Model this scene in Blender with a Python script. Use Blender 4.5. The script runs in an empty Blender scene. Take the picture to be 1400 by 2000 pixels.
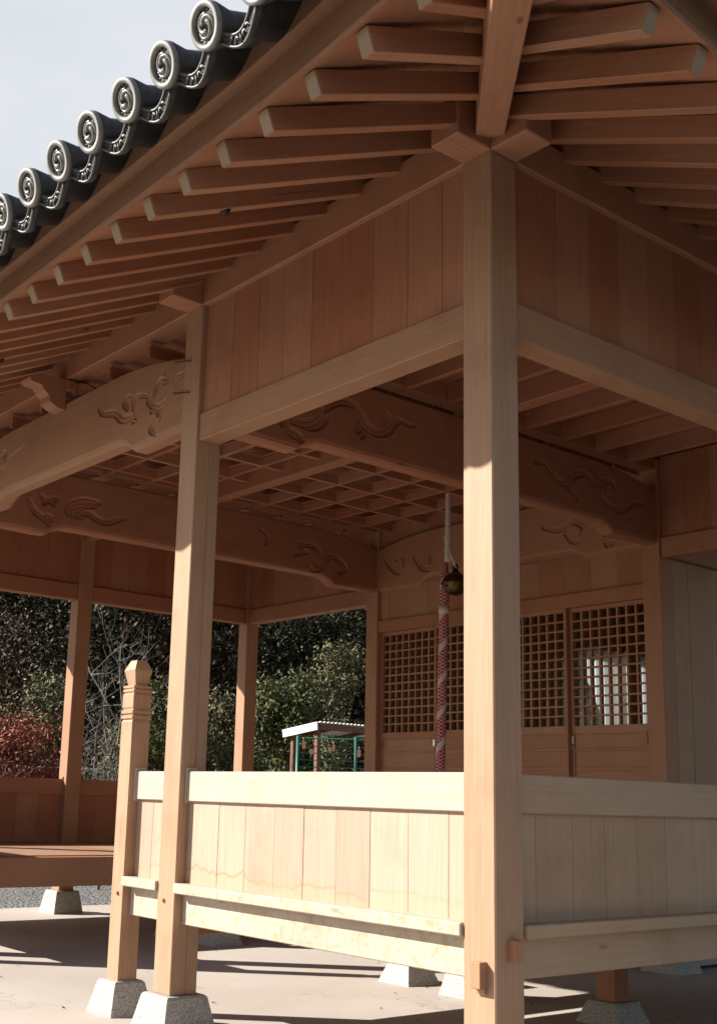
import bpy, bmesh, math, random
from mathutils import Vector, Matrix
R = math.radians
rnd = random.Random(7)
sc = bpy.context.scene

# ------------------------------------------------------------------ camera
CX, CY, CZ = -3.7979, -3.3804, 1.2600
yaw, pit, rol = R(51.9304), R(11.8522), R(1.7787)
fw = Vector((math.cos(yaw)*math.cos(pit), math.sin(yaw)*math.cos(pit), math.sin(pit)))
rt = Vector((math.sin(yaw), -math.cos(yaw), 0)); up = rt.cross(fw)
r2 = rt*math.cos(rol)+up*math.sin(rol); u2 = up*math.cos(rol)-rt*math.sin(rol)
cd = bpy.data.cameras.new("camera"); cam = bpy.data.objects.new("camera", cd)
sc.collection.objects.link(cam)
M = Matrix((r2, u2, -fw)).transposed().to_4x4(); M.translation = (CX, CY, CZ)
cam.matrix_world = M
cd.sensor_fit = 'VERTICAL'; cd.sensor_height = 36; cd.sensor_width = 36
cd.lens = 2276.36/2000*36; cd.shift_x = .0702; cd.shift_y = .0407; cd.clip_end = 1000; cd.clip_start = .05
sc.camera = cam

# ------------------------------------------------------------------ sky, sun, exposure
SUN = Vector((-1.205, 1.053, 1.0)).normalized()
elev = math.asin(SUN.z)
w = bpy.data.worlds.new("World"); sc.world = w; w.use_nodes = True
nt = w.node_tree; nt.nodes.clear()
out = nt.nodes.new('ShaderNodeOutputWorld'); bg = nt.nodes.new('ShaderNodeBackground')
sky = nt.nodes.new('ShaderNodeTexSky'); sky.sky_type = 'NISHITA'; sky.sun_disc = False
sky.sun_elevation = elev; sky.sun_rotation = math.atan2(SUN.x, SUN.y)
sky.air_density = 1.2; sky.dust_density = 1.0; sky.ozone_density = 1.0
tc = nt.nodes.new('ShaderNodeTexCoord'); mp = nt.nodes.new('ShaderNodeMapping')
mp.inputs['Scale'].default_value = (1.2, 1.2, 3.2)
nz = nt.nodes.new('ShaderNodeTexNoise'); nz.inputs['Scale'].default_value = 2.2; nz.inputs['Detail'].default_value = 6
nz.inputs['Roughness'].default_value = .5
cr = nt.nodes.new('ShaderNodeValToRGB')
cr.color_ramp.elements[0].position = .28; cr.color_ramp.elements[0].color = (.0,.0,.0,1)
cr.color_ramp.elements[1].position = .72; cr.color_ramp.elements[1].color = (1,1,1,1)
mx = nt.nodes.new('ShaderNodeMix'); mx.data_type = 'RGBA'
mx.inputs[7].default_value = (6.5, 6.75, 7.2, 1)
L = nt.links.new
L(tc.outputs['Generated'], mp.inputs[0]); L(mp.outputs[0], nz.inputs['Vector']); L(nz.outputs[0], cr.inputs[0])
dp = nt.nodes.new('ShaderNodeVectorMath'); dp.operation = 'DOT_PRODUCT'; dp.inputs[1].default_value = (.30,.80,.52)
mr_ = nt.nodes.new('ShaderNodeMapRange'); mr_.interpolation_type = 'SMOOTHSTEP'; mr_.inputs[1].default_value = .45; mr_.inputs[2].default_value = .97; mr_.inputs[3].default_value = .10; mr_.inputs[4].default_value = .85
ad = nt.nodes.new('ShaderNodeMath'); ad.operation = 'MULTIPLY_ADD'; ad.inputs[1].default_value = .22; ad.use_clamp = True
L(tc.outputs['Generated'], dp.inputs[0]); L(dp.outputs['Value'], mr_.inputs[0]); L(cr.outputs[0], ad.inputs[0]); L(mr_.outputs[0], ad.inputs[2])
L(ad.outputs[0], mx.inputs[0]); L(sky.outputs[0], mx.inputs[6]); L(mx.outputs[2], bg.inputs[0])
bg.inputs[1].default_value = .05
L(bg.outputs[0], out.inputs[0])
sd = bpy.data.lights.new("sun", 'SUN'); so = bpy.data.objects.new("sun", sd); sc.collection.objects.link(so)
sd.energy = 5.0; sd.angle = R(.53); sd.color = (1, .935, .85)
so.rotation_euler = SUN.to_track_quat('Z', 'Y').to_euler()
sc.view_settings.view_transform = 'Standard'; sc.view_settings.look = 'None'
sc.view_settings.exposure = 1.25; sc.view_settings.gamma = 1

# ------------------------------------------------------------------ helpers
class MB:
    def __init__(s): s.v = []; s.f = []; s.g = []; s.t = []
    def _add(s, vs, fs, gc, tint):
        b = len(s.v); s.v += [tuple(x) for x in vs]; s.f += [tuple(b+i for i in f) for f in fs]
        s.g += gc; s.t += [tint]*len(vs)
    def obox(s, c, ex, ey, ez, h, bev=.004, tint=None):
        hx, hy, hz = h; b = min(bev, .45*min(h))
        tint = rnd.random() if tint is None else tint
        c = Vector(c); vs = []; loc = []
        idx = {}
        for sx in (-1, 1):
            for sy in (-1, 1):
                for sz in (-1, 1):
                    for k, p in enumerate(((sx*hx, sy*(hy-b), sz*(hz-b)), (sx*(hx-b), sy*hy, sz*(hz-b)), (sx*(hx-b), sy*(hy-b), sz*hz))):
                        idx[(sx, sy, sz, k)] = len(vs); loc.append(p)
                        vs.append(c+ex*p[0]+ey*p[1]+ez*p[2])
        fs = []
        for q in (-1, 1):
            fs.append([idx[(q, a, d, 0)] for a, d in ((-1,-1),(1,-1),(1,1),(-1,1))][::q])
            fs.append([idx[(a, q, d, 1)] for a, d in ((-1,-1),(-1,1),(1,1),(1,-1))][::q])
            fs.append([idx[(a, d, q, 2)] for a, d in ((-1,-1),(1,-1),(1,1),(-1,1))][::q])
        for a in (-1, 1):
            for d in (-1, 1):
                o = a*d
                fs.append([idx[(-1,a,d,1)], idx[(1,a,d,1)], idx[(1,a,d,2)], idx[(-1,a,d,2)]][::o])
                fs.append([idx[(a,-1,d,0)], idx[(a,-1,d,2)], idx[(a,1,d,2)], idx[(a,1,d,0)]][::o] if 0 else [idx[(a,-1,d,2)], idx[(a,1,d,2)], idx[(a,1,d,0)], idx[(a,-1,d,0)]][::o])
                fs.append([idx[(a,d,-1,0)], idx[(a,d,1,0)], idx[(a,d,1,1)], idx[(a,d,-1,1)]][::o])
                for e in (-1, 1):
                    fs.append([idx[(a,d,e,0)], idx[(a,d,e,1)], idx[(a,d,e,2)]][::a*d*e])
        ax = max(range(3), key=lambda i: h[i]); oth = [i for i in range(3) if i != ax]
        o = (rnd.random()*50, rnd.random()*50, rnd.random()*50)
        gc = [(p[ax]+o[0], p[oth[0]]+o[1], p[oth[1]]+o[2]) for p in loc]
        s._add(vs, fs, gc, tint)
    def box(s, x0, x1, y0, y1, z0, z1, bev=.004, tint=None):
        s.obox(((x0+x1)/2, (y0+y1)/2, (z0+z1)/2), Vector((1,0,0)), Vector((0,1,0)), Vector((0,0,1)),
               (abs(x1-x0)/2, abs(y1-y0)/2, abs(z1-z0)/2), bev, tint)
    def beam(s, a, b, wd, ht, bev=.004, tint=None, upv=(0,0,1)):
        a = Vector(a); b = Vector(b); d = (b-a); ln = d.length; d.normalize()
        sd_ = d.cross(Vector(upv)).normalized(); u = sd_.cross(d)
        s.obox((a+b)/2, d, sd_, u, (ln/2, wd/2, ht/2), bev, tint)
    def loft(s, rings, closed=True, cap=True, tint=None, along=None):
        n = len(rings[0]); vs = [Vector(p) for r in rings for p in r]; fs = []
        for i in range(len(rings)-1):
            for j in range(n if closed else n-1):
                k = (j+1) % n
                fs.append((i*n+j, i*n+k, (i+1)*n+k, (i+1)*n+j))
        if cap:
            fs.append(tuple(range(n))[::-1]); fs.append(tuple((len(rings)-1)*n+j for j in range(n)))
        tint = rnd.random() if tint is None else tint
        o = rnd.random()*40; gc = []
        acc = 0; prev = None
        for r in rings:
            c = sum((Vector(p) for p in r), Vector())/n
            if prev is not None: acc += (c-prev).length
            prev = c
            for p in r:
                q = Vector(p)-c
                gc.append((acc+o, q.x+q.y*.7+o, q.z+o))
        s._add(vs, fs, gc, tint)
    def tube(s, pts, rad, n=6, tint=None, cap=True):
        pts = [Vector(p) for p in pts]; rings = []
        u = None
        for i, p in enumerate(pts):
            d = (pts[min(i+1, len(pts)-1)]-pts[max(i-1, 0)]).normalized()
            if u is None:
                u = d.orthogonal().normalized()
            u = (u-d*u.dot(d)).normalized(); v = d.cross(u)
            r = rad[i] if hasattr(rad, '__len__') else rad
            rings.append([p+(u*math.cos(2*math.pi*k/n)+v*math.sin(2*math.pi*k/n))*r for k in range(n)])
        s.loft(rings, tint=tint, cap=cap)
    def prism(s, pts, off, tint=None):
        pts = [Vector(p) for p in pts]; off = Vector(off); s.loft([pts, [p+off for p in pts]], tint=tint)
    def mesh(s, name):
        me = bpy.data.meshes.new(name); me.from_pydata(s.v, [], s.f)
        a = me.attributes.new('gc', 'FLOAT_VECTOR', 'POINT'); a.data.foreach_set('vector', [c for g in s.g for c in g])
        a = me.attributes.new('tint', 'FLOAT', 'POINT'); a.data.foreach_set('value', s.t)
        return me
    def build(s, name, mat, parent=None, smooth=False, recalc=True, loc=None):
        me = s.mesh(name)
        if recalc:
            bm = bmesh.new(); bm.from_mesh(me); bmesh.ops.recalc_face_normals(bm, faces=bm.faces); bm.to_mesh(me); bm.free()
        if smooth: me.shade_smooth()
        me.materials.append(mat)
        o = bpy.data.objects.new(name, me); sc.collection.objects.link(o); o.parent = parent
        if loc: o.location = loc
        return o

def empty(name, loc, label, cat, group=None):
    o = bpy.data.objects.new(name, None); sc.collection.objects.link(o); o.location = loc
    return tag(o, label, cat, group)
def tag(o, label, cat, group=None):
    o['label'] = label; o['category'] = cat
    if group: o['group'] = group
    return o
def struct(o): o['kind'] = 'structure'; return o
def smooth_line(p, k=4):
    if len(p) < 3: return p
    out_ = []; q = [p[0]]+list(p)+[p[-1]]
    for i in range(1, len(q)-2):
        for t in range(k):
            t /= k
            a, b, c, d = q[i-1], q[i], q[i+1], q[i+2]
            out_.append(tuple(.5*((2*b[j])+(-a[j]+c[j])*t+(2*a[j]-5*b[j]+4*c[j]-d[j])*t*t+(-a[j]+3*b[j]-3*c[j]+d[j])*t**3) for j in range(len(b))))
    out_.append(tuple(p[-1])); return out_

# ------------------------------------------------------------------ materials
def new_mat(name):
    m = bpy.data.materials.new(name); m.use_nodes = True; t = m.node_tree; t.nodes.clear()
    o = t.nodes.new('ShaderNodeOutputMaterial'); b = t.nodes.new('ShaderNodeBsdfPrincipled')
    t.links.new(b.outputs[0], o.inputs[0]); return m, t, b
def N(t, k, **kw):
    n = t.nodes.new(k)
    for a, v in kw.items(): setattr(n, a, v)
    return n
def ramp(t, f, stops):
    c = N(t, 'ShaderNodeValToRGB'); e = c.color_ramp.elements
    e[0].position, e[0].color = stops[0][0], (*stops[0][1], 1); e[1].position, e[1].color = stops[-1][0], (*stops[-1][1], 1)
    for p, col in stops[1:-1]:
        x = e.new(p); x.color = (*col, 1)
    t.links.new(f, c.inputs[0]); return c.outputs[0]
def mix(t, a, b, f, mode='MIX'):
    m = N(t, 'ShaderNodeMix', data_type='RGBA', blend_type=mode)
    for i, x in ((6, a), (7, b), (0, f)):
        if hasattr(x, 'links'): t.links.new(x, m.inputs[i])
        elif i == 0: m.inputs[0].default_value = x
        else: m.inputs[i].default_value = (*x, 1)
    return m.outputs[2]
def noise(t, vec, scale, detail=4, rough=.55, msc=None):
    if msc:
        mm = N(t, 'ShaderNodeMapping'); mm.inputs['Scale'].default_value = msc; t.links.new(vec, mm.inputs[0]); vec = mm.outputs[0]
    n = N(t, 'ShaderNodeTexNoise'); n.inputs['Scale'].default_value = scale; n.inputs['Detail'].default_value = detail
    n.inputs['Roughness'].default_value = rough; t.links.new(vec, n.inputs['Vector']); return n.outputs[0]
def math_(t, op, a, b=None, c=None):
    m = N(t, 'ShaderNodeMath', operation=op)
    for i, x in enumerate((a, b, c)):
        if x is None: continue
        if hasattr(x, 'links'): t.links.new(x, m.inputs[i])
        else: m.inputs[i].default_value = x
    return m.outputs[0]
def bump(t, b, h, s, d=.002):
    n = N(t, 'ShaderNodeBump'); n.inputs['Strength'].default_value = s; n.inputs['Distance'].default_value = d
    t.links.new(h, n.inputs['Height']); t.links.new(n.outputs[0], b.inputs['Normal'])

KW = .56
def wood(name, base, dark, contrast=.5, rough=.55, stain=None, mottle=0.0, tintamt=.13):
    base = tuple(x*KW for x in base); dark = tuple(x*KW for x in dark)
    m, t, b = new_mat(name)
    g = N(t, 'ShaderNodeAttribute', attribute_name='gc').outputs['Vector']
    ti = N(t, 'ShaderNodeAttribute', attribute_name='tint').outputs['Fac']
    fine = noise(t, g, 3.0, 5, .6, (.55, 26, 26))
    wide = noise(t, g, 1.0, 3, .5, (.35, 7, 7))
    wv = N(t, 'ShaderNodeTexWave', wave_type='BANDS', bands_direction='DIAGONAL')
    wv.inputs['Scale'].default_value = 9; wv.inputs['Distortion'].default_value = 7; wv.inputs['Detail'].default_value = 2
    mm = N(t, 'ShaderNodeMapping'); mm.inputs['Scale'].default_value = (.12, 1.6, 1.6); t.links.new(g, mm.inputs[0]); t.links.new(mm.outputs[0], wv.inputs[0])
    lite = tuple(min(1, x*1.0) for x in base)
    c1 = ramp(t, fine, [(.3, dark), (.62, lite)])
    c1 = mix(t, base, c1, contrast)
    c2 = mix(t, c1, dark, math_(t, 'MULTIPLY', math_(t, 'SUBTRACT', wide, .35), .35*contrast))
    c3 = mix(t, c2, dark, math_(t, 'MULTIPLY', wv.outputs[0], .22*contrast))
    hsv = N(t, 'ShaderNodeHueSaturation')
    t.links.new(c3, hsv.inputs['Color'])
    t.links.new(math_(t, 'MULTIPLY_ADD', ti, tintamt, 1-tintamt*.5), hsv.inputs['Value'])
    t.links.new(math_(t, 'MULTIPLY_ADD', ti, -.12, 1.06), hsv.inputs['Saturation'])
    t.links.new(math_(t, 'MULTIPLY_ADD', ti, .008, .496), hsv.inputs['Hue'])
    col = hsv.outputs[0]
    ob = N(t, 'ShaderNodeTexCoord').outputs['Object']
    if mottle:
        n2 = noise(t, ob, 22, 4, .65)
        col = mix(t, col, tuple(x*y for x, y in zip(dark, (1.0, .85, .6))), math_(t, 'MULTIPLY', ramp(t, n2, [(.5, (0,0,0)), (.66, (1,1,1))]), mottle))
    gr = noise(t, ob, 2.6, 5, .6)
    col = mix(t, col, tuple(x*y for x, y in zip(dark, (.78,.76,.74))), math_(t, 'MULTIPLY', ramp(t, gr, [(.50, (0,0,0)), (.72, (1,1,1))]), .38))
    vk = N(t, 'ShaderNodeTexVoronoi'); vk.inputs['Scale'].default_value = 1.0; vk.inputs['Randomness'].default_value = 1
    mk = N(t, 'ShaderNodeMapping'); mk.inputs['Scale'].default_value = (1.1, 3.2, 3.2); t.links.new(g, mk.inputs[0]); t.links.new(mk.outputs[0], vk.inputs['Vector'])
    col = mix(t, col, tuple(x*.5 for x in dark), ramp(t, vk.outputs['Distance'], [(.02, (.8,.8,.8)), (.055, (0,0,0))]))
    ck = noise(t, g, 1.0, 2, .5, (.5, 55, 55)); cm = noise(t, g, 1.3, 1, .5, (.8, 2, 2))
    crack = math_(t, 'MULTIPLY', ramp(t, ck, [(.27, (1,1,1)), (.30, (0,0,0))]), ramp(t, cm, [(.52, (0,0,0)), (.6, (1,1,1))]))
    col = mix(t, col, tuple(x*.35 for x in dark), math_(t, 'MULTIPLY', crack, .6))
    if stain:
        sp = N(t, 'ShaderNodeSeparateXYZ'); t.links.new(ob, sp.inputs[0])
        ns = noise(t, ob, 9, 6, .68, (1, 1, .12))
        nb = noise(t, ob, 1.3, 1, .5, (1, 1, 0))
        lvl = math_(t, 'ADD', math_(t, 'MULTIPLY_ADD', ns, .13, stain-.065), math_(t, 'MULTIPLY_ADD', nb, .12, -.06))
        lvl = math_(t, 'ADD', lvl, math_(t, 'MULTIPLY_ADD', ti, .06, -.03))
        d = math_(t, 'SUBTRACT', sp.outputs[2], lvl)
        below = ramp(t, math_(t, 'MULTIPLY_ADD', d, 18, .5), [(.42, (1,1,1)), (.52, (0,0,0))])
        line = ramp(t, math_(t, 'MULTIPLY_ADD', d, 22, .5), [(.05, (0,0,0)), (.42, (1,1,1)), (.5, (0,0,0))])
        patch = ramp(t, noise(t, ob, 1.7, 1), [(.4, (.25,.25,.25)), (.6, (1,1,1))])
        col = mix(t, col, (.60*KW, .31*KW, .16*KW), math_(t, 'MULTIPLY', math_(t, 'MULTIPLY', line, patch), .95))
        col = mix(t, col, (.78*KW, .55*KW, .34*KW), math_(t, 'MULTIPLY', below, .25))
    t.links.new(col, b.inputs['Base Color'])
    b.inputs['Roughness'].default_value = rough; b.inputs['Specular IOR Level'].default_value = .3
    bump(t, b, fine, .25, .0015)
    return m

W_POST = wood('cypress_post_wood', (.70,.445,.29), (.55,.31,.18), .65)
W_HEAD = wood('head_beam_wood', (.62,.35,.21), (.48,.24,.13), .65)
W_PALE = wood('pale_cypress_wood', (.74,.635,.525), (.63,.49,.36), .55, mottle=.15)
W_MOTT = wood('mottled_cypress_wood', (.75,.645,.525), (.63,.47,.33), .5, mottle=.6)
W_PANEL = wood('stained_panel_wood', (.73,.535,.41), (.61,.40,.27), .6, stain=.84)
W_GREY = wood('shaded_side_cypress_wood', (.68,.46,.305), (.53,.33,.20), .5, mottle=.12)  # shade of the right-hand railing put into the timber colour
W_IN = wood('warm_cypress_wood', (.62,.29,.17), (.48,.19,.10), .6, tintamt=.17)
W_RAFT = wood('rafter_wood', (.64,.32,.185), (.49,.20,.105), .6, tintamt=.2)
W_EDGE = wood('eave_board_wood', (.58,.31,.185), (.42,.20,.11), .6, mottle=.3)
W_END = wood('rafter_end_paint', (.50,.36,.24), (.40,.27,.17), .3)
W_DOOR = wood('door_wood', (.66,.335,.19), (.52,.23,.12), .45)
W_HALL = wood('grey_hall_plank_wood', (.74,.45,.27), (.58,.33,.18), .6, tintamt=.12)
W_DECK = wood('deck_wood', (.60,.36,.22), (.46,.24,.13), .5)

def simple(name, col, rough=.5, metal=0, nscale=0, col2=None, bumps=0, spec=.5, detail=4, lo=.4, hi=.6):
    m, t, b = new_mat(name)
    b.inputs['Roughness'].default_value = rough; b.inputs['Metallic'].default_value = metal; b.inputs['Specular IOR Level'].default_value = spec
    if nscale:
        ob = N(t, 'ShaderNodeTexCoord').outputs['Object']; n = noise(t, ob, nscale, detail, .65)
        t.links.new(ramp(t, n, [(lo, col), (hi, col2 or col)]), b.inputs['Base Color'])
        if bumps: bump(t, b, n, bumps, .004)
    else: b.inputs['Base Color'].default_value = (*col, 1)
    return m
M_TILE = simple('glazed_grey_roof_tile', (.035,.038,.042), .62, .0, 9, (.07,.074,.08), .1, spec=.3)
M_TILEFACE = simple('pale_tile_rim', (.17,.168,.155), .55, 0, 40, (.22,.217,.20), .05)
M_EMB = simple('tile_emblem_glaze', (.17,.165,.155), .25, .3)
M_LIP = simple('shaded_tile_relief', (.085,.083,.077), .5, .1)  # lip pattern darkened in colour for the shadow lying over it
M_DARKREC = simple('tile_recess', (.07,.07,.072), .5)
M_GRANITE = simple('speckled_granite', (.20,.195,.185), .8, 0, 130, (.46,.445,.41), .2, detail=2)
M_BRASS = simple('aged_brass', (.13,.085,.03), .35, .85, 14, (.06,.042,.018))
M_BLACK = simple('black_metal', (.015,.015,.015), .45, .3)
M_STEEL = simple('lock_metal', (.6,.6,.6), .3, .9)
M_WHITE = simple('white_paint_board', (.6,.59,.56), .6, 0, 5, (.5,.49,.46))
M_GREEN = simple('green_enamel', (.02,.15,.10), .4)
M_BROWN = simple('brown_shed_wood', (.17,.075,.045), .6, 0, 20, (.11,.05,.03))
M_SHEET = simple('corrugated_translucent_sheet', (.7,.72,.74), .35)
M_PLAQUE = simple('plaque_wood', (.62,.44,.29), .6)
M_CURT = None

def ground_mat():
    m, t, b = new_mat('beige_concrete')
    ob = N(t, 'ShaderNodeTexCoord').outputs['Object']
    c = ramp(t, noise(t, ob, .9, 6, .6), [(.35, (.37,.325,.285)), (.65, (.42,.375,.335))])
    sp = noise(t, ob, 60, 3, .7)
    c = mix(t, c, (.22,.185,.15), math_(t, 'MULTIPLY', ramp(t, sp, [(.58,(0,0,0)), (.72,(1,1,1))]), .35))
    vc = N(t, 'ShaderNodeTexVoronoi'); vc.feature = 'DISTANCE_TO_EDGE'; vc.inputs['Scale'].default_value = .45
    wp = N(t, 'ShaderNodeTexNoise'); wp.inputs['Scale'].default_value = 3; wp.inputs['Detail'].default_value = 6; t.links.new(ob, wp.inputs['Vector'])
    wv_ = N(t, 'ShaderNodeVectorMath', operation='ADD'); t.links.new(ob, wv_.inputs[0]); t.links.new(wp.outputs['Color'], wv_.inputs[1]); t.links.new(wv_.outputs[0], vc.inputs['Vector'])
    c = mix(t, c, (.17,.145,.12), math_(t, 'MULTIPLY', ramp(t, vc.outputs['Distance'], [(.0, (1,1,1)), (.006, (0,0,0))]), .5))
    vs_ = N(t, 'ShaderNodeTexVoronoi'); vs_.inputs['Scale'].default_value = 5; t.links.new(wv_.outputs[0], vs_.inputs['Vector'])
    c = mix(t, c, (.10,.085,.07), ramp(t, vs_.outputs['Distance'], [(.035, (.9,.9,.9)), (.06, (0,0,0))]))
    big = noise(t, ob, .35, 3, .5)
    c = mix(t, c, (.27,.235,.20), math_(t, 'MULTIPLY', ramp(t, big, [(.45,(0,0,0)), (.6,(1,1,1))]), .35))
    t.links.new(c, b.inputs['Base Color']); b.inputs['Roughness'].default_value = .85
    bump(t, b, sp, .3, .002); return m
def gravel_mat():
    m, t, b = new_mat('pale_gravel')
    ob = N(t, 'ShaderNodeTexCoord').outputs['Object']
    v = N(t, 'ShaderNodeTexVoronoi'); v.inputs['Scale'].default_value = 22; t.links.new(ob, v.inputs['Vector'])
    c = ramp(t, v.outputs['Distance'], [(.1, (.28,.28,.27)), (.6, (.07,.07,.07))])
    t.links.new(c, b.inputs['Base Color']); b.inputs['Roughness'].default_value = .8
    bn = N(t, 'ShaderNodeBump'); bn.inputs['Strength'].default_value = 1; bn.inputs['Distance'].default_value = .03; bn.invert = True
    t.links.new(v.outputs['Distance'], bn.inputs['Height']); t.links.new(bn.outputs[0], b.inputs['Normal']); return m
def leaf_mat(name, stops, trans=.25, rough=.55):
    m, t, b = new_mat(name)
    ti = N(t, 'ShaderNodeAttribute', attribute_name='tint').outputs['Fac']
    t.links.new(ramp(t, ti, stops), b.inputs['Base Color'])
    b.inputs['Roughness'].default_value = rough; b.inputs['Specular IOR Level'].default_value = .22
    return m
M_LEAF_G = leaf_mat('glossy_green_leaves', [(0,(.03,.038,.012)), (.6,(.085,.095,.028)), (1,(.19,.19,.065))])
M_LEAF_O = leaf_mat('olive_leaves', [(0,(.045,.045,.02)), (.6,(.115,.11,.045)), (1,(.23,.205,.085))])
M_LEAF_D = leaf_mat('dark_evergreen_leaves', [(0,(.009,.010,.004)), (.6,(.030,.032,.011)), (1,(.075,.072,.025))], rough=.6)
M_LEAF_B = leaf_mat('brown_autumn_leaves', [(0,(.022,.013,.008)), (.6,(.075,.040,.019)), (1,(.19,.09,.035))], rough=.6)
M_LEAF_R = leaf_mat('red_maple_leaves', [(0,(.09,.022,.016)), (.55,(.24,.055,.035)), (1,(.40,.13,.07))])
M_BARK = simple('grey_bark', (.14,.12,.10), .9, 0, 12, (.24,.21,.18))
M_BARKL = simple('pale_twig_bark', (.13,.115,.10), .85, 0, 12, (.20,.18,.155))
M_BARKD = simple('dark_bark', (.05,.04,.03), .9)

# ------------------------------------------------------------------ dimensions (metres)
S = .18; YB = 2.402; YE = 5.985; Y3 = 8.392; XC = 2.44; X1 = 4.831; LY = Y3+S; YM = LY/2
ZN, ZNT, ZP = 3.405, 3.582, 4.295; NY = 2.975
# ------------------------------------------------------------------ ground
def sheet(name, x0, x1, y0, y1, z, m):
    b = MB(); b._add([(x0,y0,z),(x1,y0,z),(x1,y1,z),(x0,y1,z)], [(0,1,2,3)], [(0,0,0)]*4, .5)
    return struct(b.build(name, m, recalc=False))
M_EARTH = simple('dark_earth', (.07,.055,.035), .95, 0, 3, (.12,.10,.06), .4)
sheet('ground', -300, 300, -300, 300, -.06, M_EARTH)
sheet('gravel_bed', -40, 60, -40, 16, -.042, gravel_mat())
sheet('concrete_paving', -5.5, 12.5, -2.2, 9.1, -.03, ground_mat())
sheet('bounce_damping_ground', -40, 60, -40, 9.08, -.036, simple('bounce_damping_dark', (.035,.034,.033), .9, 0, 120, (.065,.062,.06), .3, detail=2))  # unseen dark ground, added to cut light bouncing up from the front

# ------------------------------------------------------------------ the shrine hall
H = empty('shrine_hall', (0,0,0), 'open timber shrine pavilion in pale cypress with grey tiled eaves and lattice doors', 'shrine building')

def footing(parent, cx, cy, top=.18, a=.132, c=.178):
    b = MB(); e = .012
    rings = []
    for z, h in ((-.045, c), (top-e, a+.004), (top, a-.008)):
        rings.append([(cx-h,cy-h,z),(cx+h,cy-h,z),(cx+h,cy+h,z),(cx-h,cy+h,z)])
    b.loft(rings); return b.build('footing', M_GRANITE, parent)
def post(x, y, z0=.155, z1=ZP, s=S, m=W_POST, foot=True, top=None, groove=False):
    b = MB()
    if groove:
        b.box(x, x+.102, y, y+s, z0, z1, .005, .5); b.box(x+.106, x+s, y+.001, y+s-.001, z0, z1-.002, .004, .6)
        b.box(x+.09, x+.12, y+.006, y+s-.006, z0+.002, z1-.01, .001, .5)
    else: b.box(x, x+s, y, y+s, z0, z1, .006)
    o = b.build('post', m, H)
    if foot: footing(o, x+s/2, y+s/2, z0)
    return o
P_A = post(0, 0); post(0, YB, groove=True); post(0, YE, groove=True); post(0, Y3)
W_MID = wood('shaded_post_wood', (.66,.37,.225), (.52,.255,.14), .5)  # post wood with the far posts' red shade mixed into its colour
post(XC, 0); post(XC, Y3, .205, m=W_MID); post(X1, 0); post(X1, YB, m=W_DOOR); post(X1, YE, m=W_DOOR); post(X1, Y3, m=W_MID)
for x, y in ((7.1, YB), (9.4, YB), (7.1, YE), (9.4, YE)): post(x, y)

# short floor posts under the raised side bays
def floor_post(x, y, top):
    b = MB(); b.box(x-.07, x+.07, y-.07, y+.07, top, .5, .004); o = b.build('floor_post', W_IN, H); footing(o, x, y, top, .11, .165)
floor_post(XC+.10, 1.31, .10); floor_post(XC+.05, YB+.03, .18); floor_post(XC+.08, 3.08, .10)
floor_post(XC+.05, YE+.13, .18); floor_post(XC+.08, LY-3.08, .10)

# newel posts with faceted finials
def newel(y):
    b = MB(); s = .13; h = s/2; cx, cy = .065, y+h
    def ring(z, k): return [(cx-k,cy-k,z),(cx+k,cy-k,z),(cx+k,cy+k,z),(cx-k,cy+k,z)]
    prof = [(.155,h),(1.700,h),(1.712,h-.006),(1.716,h-.006),(1.722,h+.004),(1.740,h+.004),(1.744,h-.006),(1.748,h-.006),(1.754,h+.004),(1.772,h+.004),
            (1.776,h-.006),(1.782,h-.006),(1.792,h),(1.872,h),(1.880,h-.007),(1.884,h-.007),(1.890,h+.001),(1.902,h+.001),(1.906,h-.007),(1.909,h-.007),
            (1.914,h),(1.928,h),(1.932,h-.022),(2.02,h-.002),(2.028,h-.001),(2.082,h-.025),(2.09,h-.03),(2.094,.001)]
    b.loft([ring(z, k) for z, k in prof], tint=.5)
    o = b.build('newel_post', W_POST, H); footing(o, cx, cy, .16, .10, .15)
    p = MB(); p.box(-.012, .02, cy-.02, cy-.002, .655, .675, .002); p.build('peg', W_IN, o)
newel(NY); newel(LY-NY-.13)

# tenon pegs on the corner post
b = MB(); b.box(-.045, .02, .045, .098, .52, .625, .003, .6); b.box(-.018,.02,.046,.097,.498,.52,.002,.9); b.build('peg', W_DOOR, P_A)
b = MB(); b.box(.075, .128, -.038, .02, .63, .715, .003, .2); b.build('peg', W_DOOR, P_A)
b = MB(); b.box(-.012, .02, YB+.10, YB+.116, .655, .675, .002); b.build('peg', W_IN, H)

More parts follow.
